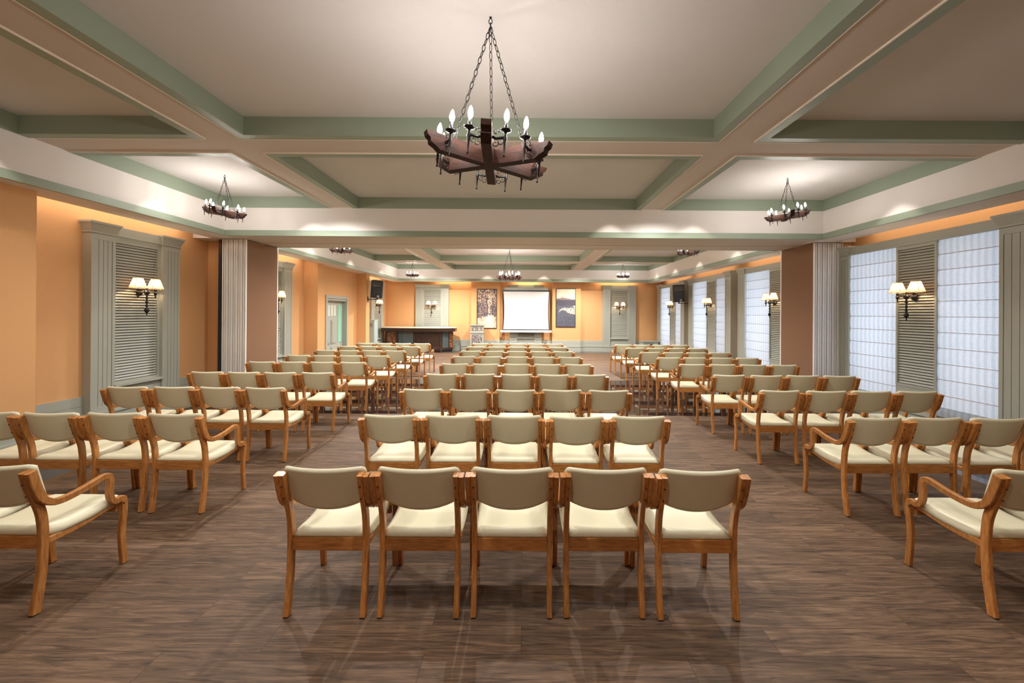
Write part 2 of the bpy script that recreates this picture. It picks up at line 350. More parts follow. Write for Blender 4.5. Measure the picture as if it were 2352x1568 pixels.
# right wall: window units  (near pilaster, blind, louvre, blind, far pilaster) along Y
WR = [dict(n=1, p0=(4.72, 5.146), b0=(5.146, 5.94), l=(5.94, 6.586), b1=(6.586, 7.53), p1=(7.53, 7.75)),
      dict(n=2, p0=None, b0=(8.78, 9.28), l=(9.28, 9.98), b1=(9.98, 11.05), p1=(11.07, 11.41)),
      dict(n=3, p0=(11.80, 12.14), b0=(12.14, 12.76), l=(12.76, 13.40), b1=(13.40, 14.45), p1=(14.47, 14.83)),
      dict(n=4, p0=(15.22, 15.56), b0=(15.56, 16.16), l=(16.16, 16.74), b1=(16.74, 17.82), p1=(17.84, 18.30))]
b = MB(); opens = []
for W in WR: opens += [W['b0'], W['b1']]
yy = -2.8
for (a, c) in opens:
    b.box(XW1, 7.1, yy, a, 0, ZW); b.box(XW1, 7.1, a, c, 0, .30); b.box(XW1, 7.1, a, c, 2.93, ZW); yy = c
b.box(XW1, 7.1, yy, 18.9, 0, ZW)
b.box(6.20, XW1+.01, 7.78, 8.75, 0, ZW)
struct(b.build('wall_right', M['orange']), 'orange wall on the right pierced by tall blinded windows', 'wall')

# wainscot and skirting ledge along the walls
def skirting(b, pts):
    for (x0, y0), (x1, y1) in zip(pts[:-1], pts[1:]):
        d = Vector((x1-x0, y1-y0, 0)); L = d.length; d.normalize(); nrm = Vector((d.y, -d.x, 0))   # room on the right-hand side of travel
        M4 = Matrix(((d.x, nrm.x, 0, x0), (d.y, nrm.y, 0, y0), (0, 0, 1, 0), (0, 0, 0, 1)))
        e = .024
        b.box(0, L, -.005, e, .24, .37, 0, M4); b.box(0, L, -.005, e, .374, .51, 0, M4); b.box(0, L, -.005, e-.006, .36, .38, 0, M4)
        b.box(-.0, L, -.005, .05, .215, .245, 0, M4); b.box(0, L, -.005, .036, 0, .215, 0, M4)
b = MB()
skirting(b, [(-5.79, -2.5), (-5.79, 4.73)]); skirting(b, [(-5.79, 4.73), (-6.38, 4.73)]); skirting(b, [(-6.38, 4.73), (-6.38, 5.75)]); skirting(b, [(-6.38, 7.24), (-6.38, 8.05)])
skirting(b, [(-6.38, 8.75), (-6.38, 9.28)]); skirting(b, [(-6.38, 10.77), (-6.38, 11.58)]); skirting(b, [(-6.38, 11.58), (-5.98, 11.58)]); skirting(b, [(-5.98, 11.58), (-5.98, 11.93)])
skirting(b, [(-6.13, 11.93), (-6.13, 12.3)]); skirting(b, [(-6.13, 13.9), (-6.13, 14.65)]); skirting(b, [(-6.13, 14.65), (-5.79, 14.65)]); skirting(b, [(-5.79, 14.65), (-5.79, 14.99)]); skirting(b, [(-6.38, 14.99), (-6.38, 16.35)]); skirting(b, [(-6.38, 17.9), (-6.38, 18.48)])
struct(b.build('baseboard_left', M['joinery']), 'grey green boarded wainscot along the left wall', 'wainscot')
b = MB()
skirting(b, [(-6.36, YB), (-4.99, YB)]); skirting(b, [(-3.44, YB), (-2.40, YB)]); skirting(b, [(-2.40, 18.32), (-1.08, 18.32)]); skirting(b, [(-1.08, YB), (-.62, YB)]); skirting(b, [(.86, YB), (1.33, YB)])
skirting(b, [(1.33, 18.32), (2.64, 18.32)]); skirting(b, [(2.64, YB), (3.67, YB)]); skirting(b, [(5.19, YB), (6.38, YB)])
struct(b.build('baseboard_back', M['joinery']), 'grey green boarded wainscot along the far wall', 'wainscot')
b = MB()
skirting(b, [(XW1, 11.78), (XW1, 11.43)]); skirting(b, [(XW1, 15.2), (XW1, 14.85)]); skirting(b, [(XW1, 4.7), (XW1, -2.5)])
struct(b.build('baseboard_right', M['joinery']), 'grey green boarded wainscot along the right wall', 'wainscot')

# ------------------------------------------------------------------ ceiling
b = MB(); b.box(-7.1, 7.1, -2.8, 18.9, ZT, ZT+.12)
struct(b.build('ceiling', M['ceil']), 'off white coffer ceiling panels', 'ceiling')
b = MB()     # dropped soffits around the trays (mat 0 beige underside, 1 white fascia)
b.box(-6.03, -XC, -2.8, 18.9, ZG2, ZT+.01, 1); b.box(XC, 6.08, -2.8, 18.9, ZG2, ZT+.01, 1)
b.box(-7.1, -6.03, -2.8, 18.9, 3.40, ZT+.01, 1); b.box(6.08, 7.1, -2.8, 18.9, 3.40, ZT+.01, 1)
b.box(-XC, XC, 7.40, 8.75, ZG2, ZT+.01, 1); b.box(-XC, XC, 7.43, 8.75, ZG2-.004, ZG2, 0); b.box(-XC, XC, 17.72, 18.22, ZG2, ZT+.01, 1); b.box(-XC, XC, 18.22, 18.9, 3.40, ZT+.01, 1); b.box(-XC, XC, -2.8, -1.64, ZG2, ZT+.01, 1)
for (s_, x) in ((-1, -6.03), (1, 6.08)):     # soffit fill at the beam between rooms and above the piers
    b.box(min(x, s_*7.1), max(x, s_*7.1), 7.68, 8.75, ZG2, 3.41, 1)
b.box(-7.1, -6.03, -2.8, 4.71, ZG2, 3.41, 1); b.box(-7.1, -6.03, 11.60, 14.97, ZG2, 3.41, 1)
struct(b.build('ceiling', [M['beige'], M['white']]), 'dropped white soffit and fascia round the ceiling trays', 'ceiling')
b = MB()     # beams of the coffers
for ry in COY:
    y0, y1 = ry[0][0], ry[-1][1]
    for (xa, xb) in ((COX[0][1], COX[1][0]), (COX[1][1], COX[2][0])): b.box(xa, xb, y0, y1, ZB+.014, ZT+.005)
    for (ya, yb) in ((ry[0][1], ry[1][0]), (ry[1][1], ry[2][0])):
        for (xa, xb) in COX: b.box(xa, xb, ya, yb, ZB+.014, ZT+.005)
struct(b.build('ceiling', M['beige']), 'beige crossing ceiling beams between the coffers', 'ceiling')
T = 1
for r_, ry in enumerate(COY):
    b = MB(); cb = MB()
    a = .105; zt = ZT+.002
    y0, y1 = ry[0][0], ry[-1][1]
    for i, (xa, xb) in enumerate(COX):
        for j, (ya, yb) in enumerate(ry):
            if i > 0:
                b.box(xa, xa+a, ya, yb, ZB, zt); cb.box(xa-.010, xa, ya, yb, ZB-.002, ZB+.016)
            else: b.box(xa, xa+.012, ya, yb, ZB, zt)
            if i < 2:
                b.box(xb-a, xb, ya, yb, ZB, zt); cb.box(xb, xb+.010, ya, yb, ZB-.002, ZB+.016)
            else: b.box(xb-.012, xb, ya, yb, ZB, zt)
            if j > 0:
                b.box(xa, xb, ya, ya+a, ZB+.0005, zt); cb.box(xa, xb, ya-.010, ya, ZB-.002, ZB+.016)
            else: b.box(xa, xb, ya, ya+.012, ZB+.0005, zt)
            if j < 2:
                b.box(xa, xb, yb-a, yb, ZB+.0005, zt); cb.box(xa, xb, yb, yb+.010, ZB-.002, ZB+.016)
            else: b.box(xa, xb, yb-.012, yb, ZB+.0005, zt)
    # green strip round the foot of the fascia
    for (xa, xb, ya, yb) in ((-XC-.02, -XC+.018, y0, y1), (XC-.018, XC+.02, y0, y1), (-XC, XC, y1-.018, y1+.02), (-XC, XC, y0-.02, y0+.018)):
        b.box(xa, xb, ya, yb, ZG2-.006, ZG1)
    struct(b.build('trim_%d' % T, M['green']), 'sage green coffer linings and strip of the %s ceiling tray' % ('nearer' if r_ == 0 else 'farther'), 'trim'); T += 1
    struct(cb.build('trim_%d' % T, M['cream']), 'cream beads edging the %s coffers' % ('nearer' if r_ == 0 else 'farther'), 'trim'); T += 1

# ------------------------------------------------------------------ pilasters, louvres, headers
def pilaster_mb(w, z1, cap=True, depth=.12, groove=4):
    """pilaster in local coords: x along the wall 0..w, y 0 (wall) to -depth (room)"""
    b = MB(); d = depth
    b.box(0, w, -d, 0, .245, z1)
    b.box(-.015, w+.015, -d-.02, 0, 0, .215); b.box(-.028, w+.028, -d-.035, 0, .215, .25)
    # raised frame round grooved boards
    f = .045; t = .012
    b.box(.0, f, -d-t, -d, .27, z1-.02); b.box(w-f, w, -d-t, -d, .27, z1-.02); b.box(f, w-f, -d-t, -d, z1-.10, z1-.02); b.box(f, w-f, -d-t, -d, .25, .33)
    k = groove; bw = (w-2*f)/k
    for i in range(k):
        b.box(f+i*bw+.003, f+(i+1)*bw-.003, -d-.005, -d, .33, z1-.10)
    b.box(f, w-f, -d-.0008, -d, .33, z1-.10, 1)
    if cap:
        z2 = z1+.155
        b.hexa([(0, -d-.012, z1), (w, -d-.012, z1), (w, 0, z1), (0, 0, z1)], [(-.045, -d-.055, z2-.03), (w+.045, -d-.055, z2-.03), (w+.045, 0, z2-.03), (-.045, 0, z2-.03)])
        b.box(-.055, w+.055, -d-.065, 0, z2-.03, z2)
        b.box(-.012, w+.012, -d-.022, 0, z1-.012, z1+.012)
    return b
def louvre_mb(w, z0, z1, pitch=.0435):
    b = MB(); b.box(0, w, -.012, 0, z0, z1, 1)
    n = int((z1-z0-.08)/pitch); p = (z1-z0-.08)/n
    for i in range(n):
        zc = z0+.04+(i+.5)*p; M4 = Matrix.Translation((0, -.034, zc)) @ Matrix.Rotation(math.radians(60), 4, 'X')
        b.box(.03, w-.03, -.0165, .0165, -.0045, .0045, 0, M4)
    b.box(0, .032, -.06, 0, z0, z1); b.box(w-.032, w, -.06, 0, z0, z1); b.box(.03, w-.03, -.06, 0, z0, z0+.04); b.box(.03, w-.03, -.06, 0, z1-.04, z1)
    return b
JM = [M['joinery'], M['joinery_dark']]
def shutter_unit(num, loc, rz, W=1.49, pw=.345, label='', depth=.12):
    e = empty('window_%d' % num, loc, rz); struct(e, label, 'shuttered window')
    z1 = 2.905
    pilaster_mb(pw, z1, depth=depth).build('pilaster', JM, e); pilaster_mb(pw, z1, depth=depth).build('pilaster', JM, e, (W-pw, 0, 0))
    lw = W-2*pw
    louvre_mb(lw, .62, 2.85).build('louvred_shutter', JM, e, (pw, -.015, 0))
    b = MB(); b.box(pw, W-pw, -.085, 0, 2.85, 2.905); b.box(pw, W-pw, -depth-.004, 0, 2.905, 3.045); struct_h = b.build('header', M['joinery'], e)
    b = MB(); b.box(pw-.01, W-pw+.01, -depth-.035, 0, .585, .62); b.box(pw, W-pw, -depth+.03, 0, 0, .585); b.box(pw, W-pw, -depth-.01, 0, 0, .215); b.box(pw, W-pw, -depth-.03, 0, .215, .245); b.build('sill', M['joinery'], e)
    return e
# left wall units (rz = +90deg: local x -> +Y, local -y -> +X)
shutter_unit(1, (XW0, 5.754, 0), PI/2, label='grey green louvred shutter between pilasters nearest on left wall')
shutter_unit(2, (XW0, 9.28, 0), PI/2, label='grey green shutter unit just past the left folding partition')
shutter_unit(3, (XW0, 16.40, 0), PI/2, label='grey green shutter unit beside the far left corner')
shutter_unit(4, (-4.97, YB, 0), 0, W=1.52, label='grey green shutter unit on far wall behind the bar')
shutter_unit(5, (3.67, YB, 0), 0, W=1.52, label='grey green shutter unit on far wall right of pictures')
e = shutter_unit(6, (-.62, YB, 0), 0, W=1.48, pw=.34, label='grey green shutter unit mostly hidden behind projection screen')

# right wall windows (rz = -90deg: local x -> -Y, local -y -> -X)
DEP = .25
def right_window(W, num, label):
    e = empty('window_%d' % num, (XW1, 0, 0), -PI/2); struct(e, label, 'window')
    lo = (W['p0'] or W['b0'])[0]; hi = W['p1'][1]
    def L(y): return -y
    z1 = 2.905
    for p in (W['p0'], W['p1']):
        if p: pilaster_mb(p[1]-p[0], z1, depth=DEP, groove=4 if p[1]-p[0] > .28 else 3).build('pilaster', JM, e, (L(p[1]), 0, 0))
    l = W['l']; bb = MB(); bb.box(L(l[1]), L(l[0]), -DEP+.012, 0, 0, .625); bb.box(L(l[1]), L(l[0]), -DEP+.012, 0, 2.86, 2.90); bb.box(L(l[1]), L(l[0]), -DEP+.07, 0, .62, 2.89)
    bb.build('mullion', M['joinery'], e)
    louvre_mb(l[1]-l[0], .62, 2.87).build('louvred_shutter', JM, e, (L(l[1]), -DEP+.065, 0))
    bb = MB(); a0 = (W['p0'] or W['b0'])[1 if W['p0'] else 0]; a1 = W['p1'][0]
    bb.box(L(a1), L(a0), -DEP-.0, 0, 2.89, 3.03); bb.box(L(a1), L(a0), -DEP-.012, 0, 2.885, 2.905); bb.build('header', M['joinery'], e)
    bb = MB(); bb.box(L(a1), L(a0), -DEP+.03, 0, 0, .215); bb.box(L(a1), L(a0), -DEP-.01, 0, .215, .245); bb.box(L(a1), L(a0), -DEP+.04, 0, .245, .30); bb.build('sill', M['joinery'], e)
    for q in ('b0', 'b1'):
        y0, y1 = W[q]; bb = MB(); bb.box(L(y1), L(y0), .30, .306, .30, 2.93); g = bb.build('pane', M['glass'], e)
        fr = MB()
        for yy in (y0, y1-.03): fr.box(L(yy+.03), L(yy), .27, .34, .30, 2.93)
        for zz in (.30, 2.89): fr.box(L(y1), L(y0), .27, .34, zz, zz+.04)
        fr.build('frame', M['whitemetal'], e)
        area('window_daylight', (7.06, (y0+y1)/2, 1.62), (0, PI/2, 0), 2.6, y1-y0, 17*(y1-y0), DAY)
    return e
WL = ['tall grey green window unit nearest on the right wall', 'window unit just past the right folding partition', 'third window unit along right wall with two blinds', 'last window unit of right wall by far corner']
for W, lb in zip(WR, WL): right_window(W, 6+W['n'], lb)
def blind(y0, y1, label):
    w = y1-y0; z0, z1 = .40, 2.90; p = .231; b = MB()
    zs = []; z = z1
    nz = int((z1-z0)/p)
    rows = []
    for k in range(nz+1):
        zt = z1-k*p; zb = max(z1-(k+1)*p, z0)
        for t in (0, .12, .3, .5, .7, .88): 
            zz = zt+(zb-zt)*t
            if zz > z0: rows.append((zz, .008*math.sin(PI*t)+(.0 if t else -.004)))
    rows.append((z0, 0))
    nx = 12; vs = []
    for (zz, off) in rows:
        for i in range(nx+1):
            u = i/nx; vs.append((-off-.003*math.sin(u*9+zz*5), u*w, zz))
    fs = [(r*(nx+1)+i, r*(nx+1)+i+1, (r+1)*(nx+1)+i+1, (r+1)*(nx+1)+i) for r in range(len(rows)-1) for i in range(nx)]
    b.add(vs, fs, 0, True)
    # stacked bottom folds
    for k, (dz, dx) in enumerate(((0, -.012), (-.045, -.02), (-.09, -.014))):
        b.box(dx-.012, dx+.006, 0.002, w-.002, z0+dz-.035, z0+dz+.012, 0)
    o = b.build('roman_blind', [M['blind'], M['batten']], None, (XW1-DEP+.035, y0, 0))
    t = MB()
    for k in range(1, nz+1):
        zz = z1-k*p
        if zz > z0+.02: t.box(-.012, -.003, 0, w, zz-.004, zz+.004)
    t.build('batten', M['batten'], o)
    tag(o, label, 'blind', 'roman blinds on the right wall windows')
BL = [('striped roman blind nearest the camera on the right wall', 'striped roman blind between nearest right louvre and folding partition'),
      ('striped blind partly hidden behind the right folding partition', 'striped blind just left of the right partition, beyond sconce'),
      ('narrow striped blind on the near side of the third right window', 'striped blind on far side of third right window'),
      ('narrow striped blind behind the right loudspeaker', 'striped blind closest to the far right corner')]
for W, (l0, l1) in zip(WR, BL):
    blind(W['b0'][0]+.004, W['b0'][1]-.002, l0); blind(W['b1'][0]+.002, W['b1'][1]-.004, l1)

# ------------------------------------------------------------------ door
e = empty('door_1', (-6.13, 12.42, 0), PI/2); struct(e, 'grey green panelled double door in the left wall', 'door')
W_ = 1.36
b = MB(); b.box(-.10, .0, -.03, .25, 0, 2.19); b.box(W_, W_+.10, -.03, .25, 0, 2.19); b.box(-.10, W_+.10, -.03, .25, 2.19, 2.29); b.box(-.0, W_, .0, .25, 2.12, 2.19); b.build('door_frame', M['joinery'], e)
def leaf(w, cols, glass_low=False):
    b = MB(); b.box(0, w, 0, .04, .01, 2.11)
    return b
b = MB(); LW = .95; b.box(0.005, LW, .13, .165, .01, 2.115)
def rp(b, x0, x1, z0, z1):
    b.box(x0, x1, .112, .131, z0, z1); b.box(x0+.035, x1-.035, .100, .112, z0+.035, z1-.035)
for (x0, x1) in ((.12, .47), (.53, .87)):
    rp(b, x0, x1, .10, .62); rp(b, x0, x1, .72, 1.50)
dl = b.build('door_leaf', M['joinery'], e)
for i in range(4):
    g = MB(); x0 = .12+i*.195; g.box(x0, x0+.15, .12, .131, 1.62, 1.98); g.build('pane', M['doorglass'], dl)
h = MB(); h.tube([(.07, .13, .92), (.07, .06, .95), (.07, .06, 1.28), (.07, .13, 1.31)], .016, 8); h.box(.045, .095, .115, .13, .72, 1.50); h.build('handle', M['steel'], dl)
b = MB(); b.box(LW+.005, W_-.005, .13, .165, .01, 2.115); rp(b, LW+.07, W_-.06, .10, .62); d2 = b.build('door_leaf', M['joinery'], e)
g = MB(); g.box(LW+.09, W_-.08, .12, .131, .74, 1.98); g.build('pane', M['greenglass'], d2)

# ------------------------------------------------------------------ folding partitions
def partition(x_in, side, n, label):
    e = empty('folding_partition', (x_in, 7.75, 0)); tag(e, label, 'partition')
    th = .085; Z1 = 3.155
    for k in range(n):
        x0 = side*(k*(th+.008)); x1 = x0+side*th; a, c = min(x0, x1), max(x0, x1)
        b = MB(); b.box(a, c, .02, .98, .03, Z1); p = b.build('panel', M['panel'], e)
        f = MB()
        for yy0, yy1 in ((-.012, .022), (.978, 1.012)):
            f.box(a-.002, a+.016, yy0, yy1, .02, Z1+.004); f.box(c-.016, c+.002, yy0, yy1, .02, Z1+.004); f.box(a+.030, c-.030, yy0+.008, yy1, .02, Z1+.004)
            f.box(a+.016, c-.016, yy0+.016, yy1-.008, .02, Z1, 1)
        f.build('edge_profile', [M['alu'], M['aludark']], p)
        h = MB(); h.lathe([(.01, 0), (.01, .03)], (a+c)/2, .5, Z1-.01, 8); h.build('roller', M['steel'], p)
    return e
partition(-5.40, -1, 5, 'brown stacked folding partition panels at the left of the opening')
partition(5.65, 1, 6, 'brown stacked folding partition panels at the right of the opening')
b = MB(); b.box(-5.98, -5.885, 7.80, 8.05, 0, 3.16)  # black box drawn for the dark gap beside the stacked panels
tag(b.build('partition_gap_fill', M['black']), 'black fill of the dark gap beside the left folding partition', 'gap fill')
b = MB(); b.box(-6.05, 6.16, 8.18, 8.28, 3.155, 3.17); struct(b.build('trim_%d' % T, M['beige']), 'sliding track under the beam between rooms', 'trim'); T += 1

# ------------------------------------------------------------------ chairs
def chair():
    r = empty('armchair', (0, 0, 0))
    post = catmull([(-.050, .845), (-.022, .74), (.012, .64), (.034, .55), (.042, .42), (.034, .22), (.004, .006)], 3)
    arm = catmull([(-.046, .842), (-.020, .745), (.006, .675), (.030, .646), (.070, .622), (.13, .617), (.22, .628), (.30, .646), (.345, .655), (.378, .646), (.390, .612), (.386, .555), (.390, .505), (.408, .468), (.434, .456), (.460, .462), (.479, .446), (.484, .41), (.480, .34), (.470, .20), (.486, .006)], 3)
    n = len(arm); dep = [.046 if i < n*.10 else .039 for i in range(n)]
    for s in (-1, 1):
        b = MB(); x0, x1 = sorted((s*.205, s*.2345)); b.ribbon(post, x0, x1, .044)
        for (y, z) in ((-.0535, .775), (-.0345, .70)):
            b.lathe([(.0046, 0), (.0046, .0045)], n=8, mi=1, M4=Matrix.Translation((s*.2195, y-.0035, z)) @ Matrix.Rotation(PI/2, 4, 'X'))
        b.box(x0+.002, x1-.002, -.016, .022, 0, .006, 2)
        b.build('rear_leg', [M['chairwood'], M['screw'], M['foot']], r)
        b = MB(); x0, x1 = sorted((s*.2352, s*.2650)); b.ribbon(arm, x0, x1, dep)
        b.lathe([(.007, 0), (.007, .0012)], n=8, mi=1, M4=Matrix.Translation((s*.2648, .470, .425)) @ Matrix.Rotation(s*PI/2, 4, 'Y'))
        b.box(x0+.002, x1-.002, .471, .501, 0, .006, 2)
        b.build('armrest_and_front_leg', [M['chairwood'], M['screw'], M['foot']], r)
        b = MB(); xa, xb = sorted((s*.206, s*.229)); 
        b.ribbon(catmull([(.045, .396), (.18, .396), (.30, .408), (.39, .424), (.462, .428)], 3), xa, xb, .038); b.build('side_rail', M['chairwood'], r)
    b = MB(); b.box(-.205, .205, .028, .052, .365, .440); b.build('back_rail', M['railwood'], r, bevel=.003)
    b = MB(); b.box(-.230, .230, .450, .472, .372, .425); b.build('front_rail', M['railwood'], r, bevel=.003)
    # seat cushion
    b = MB(); nu, nv = 14, 18
    def hw(v):
        y = .035+v*.475
        return .203 if y < .075 else (.203+(.234-.203)*min(1, (y-.075)/.05))
    def ztop(v): 
        return .486-.020*math.sin(PI*min(v/.75, 1))+.010*max(0, v-.55)*2
    def row(top):
        for j in range(nv+1):
            v = j/nv; y = .035+v*.475
            for i in range(nu+1):
                u = -1+2*i/nu; x = u*hw(v)
                ex = max(0, (abs(u)-.84)/.16); ey = max(0, (.09-v)/.09); ef = max(0, (v-.84)/.16)
                d = min(1, math.sqrt(ex*ex+ey*ey)); 
                zt = ztop(v)-.030*(1-math.sqrt(max(0, 1-d*d)))-.045*ef*ef
                zb = .441 if v < .09 else (.410 if v < .55 else .410+.022*min(1, (v-.55)/.3))
                if top: yield (x, y+(.01*(1-abs(u))*ef), zt)
                else: yield (x*.985, y+(.01*(1-abs(u))*ef), min(zb, zt-.002))
    vt = list(row(True)); vb = list(row(False)); W = nu+1
    fs = [(j*W+i, j*W+i+1, (j+1)*W+i+1, (j+1)*W+i) for j in range(nv) for i in range(nu)]
    o = len(vt); fb = [(o+j*W+i, o+(j+1)*W+i, o+(j+1)*W+i+1, o+j*W+i+1) for j in range(nv) for i in range(nu)]
    ring = [i for i in range(W)]+[j*W+nu for j in range(1, nv+1)]+[nv*W+i for i in range(nu-1, -1, -1)]+[j*W for j in range(nv-1, 0, -1)]
    fr = [(ring[k], o+ring[k], o+ring[(k+1) % len(ring)], ring[(k+1) % len(ring)]) for k in range(len(ring))]
    b.add(vt+vb, fs+fb+fr, 0, True); b.build('seat_cushion', M['vinyl'], r)
    # backrest
    b = MB(); nu, nv = 34, 20; vt = []; vb = []
    def yc(z): return .020-.30*(z-.62)
    for j in range(nv+1):
        t = j/nv
        for i in range(nu+1):
            u = -1+2*i/nu; hwid = .238-.018*(1-t)
            zb = .606+.052*abs(u)**2.2; zt = .874+.006*abs(u)**2-(.030*max(0, (abs(u)-.88)/.12)**2.2)
            z = zb+(zt-zb)*t; x = u*hwid
            eu = max(0, (abs(u)-.94)/.06); et = max(0, (abs(2*t-1)-.90)/.10); d = min(1, math.hypot(eu, et)); th = .020*math.sqrt(max(0, 1-d*d))+.001
            y = yc(z)+.040*u*u+.004
            vt.append((x, y-th*.8, z)); vb.append((x, y+th*1.1, z))
    W = nu+1; o = len(vt)
    fs = [(j*W+i, j*W+i+1, (j+1)*W+i+1, (j+1)*W+i) for j in range(nv) for i in range(nu)]
    fb = [(o+j*W+i, o+(j+1)*W+i, o+(j+1)*W+i+1, o+j*W+i+1) for j in range(nv) for i in range(nu)]
    ring = [i for i in range(W)]+[j*W+nu for j in range(1, nv+1)]+[nv*W+i for i in range(nu-1, -1, -1)]+[j*W for j in range(nv-1, 0, -1)]
    fr = [(ring[k], o+ring[k], o+ring[(k+1) % len(ring)], ring[(k+1) % len(ring)]) for k in range(len(ring))]
    b.add(vt+vb, fs+fb+fr, 0, True); b.build('backrest', M['vinyl'], r)
    return r
proto = chair(); used = False
ORD = ['first', 'second', 'third', 'fourth', 'fifth', 'sixth', 'seventh', 'eighth', 'ninth']
def place(x, y, rz, label, group):
    global used
    o = proto if not used else copy_tree(proto); used = True
    o.location = (x, y, 0); o.rotation_euler = (0, 0, rz); tag(o, label, 'chair', group)
rj = random.Random(3)
for k in range(9):
    yk = 2.30+1.168*k
    for i in range(5):
        x = -.030-.0116*yk+(i-2)*.5385
        pos = ['leftmost', 'second from left', 'central one', 'second from right', 'rightmost'][i]
        place(x+rj.uniform(-.0006, .0006), yk+rj.uniform(-.012, .012), math.radians(rj.uniform(-.08, .08)), 'cream padded wooden armchair in %s row from camera, middle block, %s' % (ORD[k], pos), 'armchairs of the middle block')
LY = [2.30, 3.47, 4.67, 5.84, 7.08, 8.16, 9.25, 10.38, 11.45]
LX = [-3.03, -3.01, -3.01, -3.01, -3.01, -2.98, -2.96, -2.93, -2.91]
RX = [2.98, 3.07, 3.02, 3.03, 3.01, 2.98, 2.95, 2.92, 2.88]
for k in range(9):
    for i in range(4):
        a = rj.uniform(-.08, .08)
        pos = ['on the aisle', 'one in from the aisle', 'one in from the wall side', 'nearest the wall'][i]
        place(LX[k]-i*.5385, LY[k]+rj.uniform(-.012, .012), math.radians(a), 'cream padded armchair, %s row from camera in left block, %s' % (ORD[k], pos), 'armchairs of the left block')
for k in range(9):
    for i in range(4):
        pos = ['on the aisle', 'one in from the aisle', 'one in from the window side', 'nearest the windows'][i]
        place(RX[k]+i*.5385, LY[k]+.02+rj.uniform(-.012, .012), math.radians(rj.uniform(-.08, .08)), 'cream padded armchair, %s row from camera in right block, %s' % (ORD[k], pos), 'armchairs of the right block')

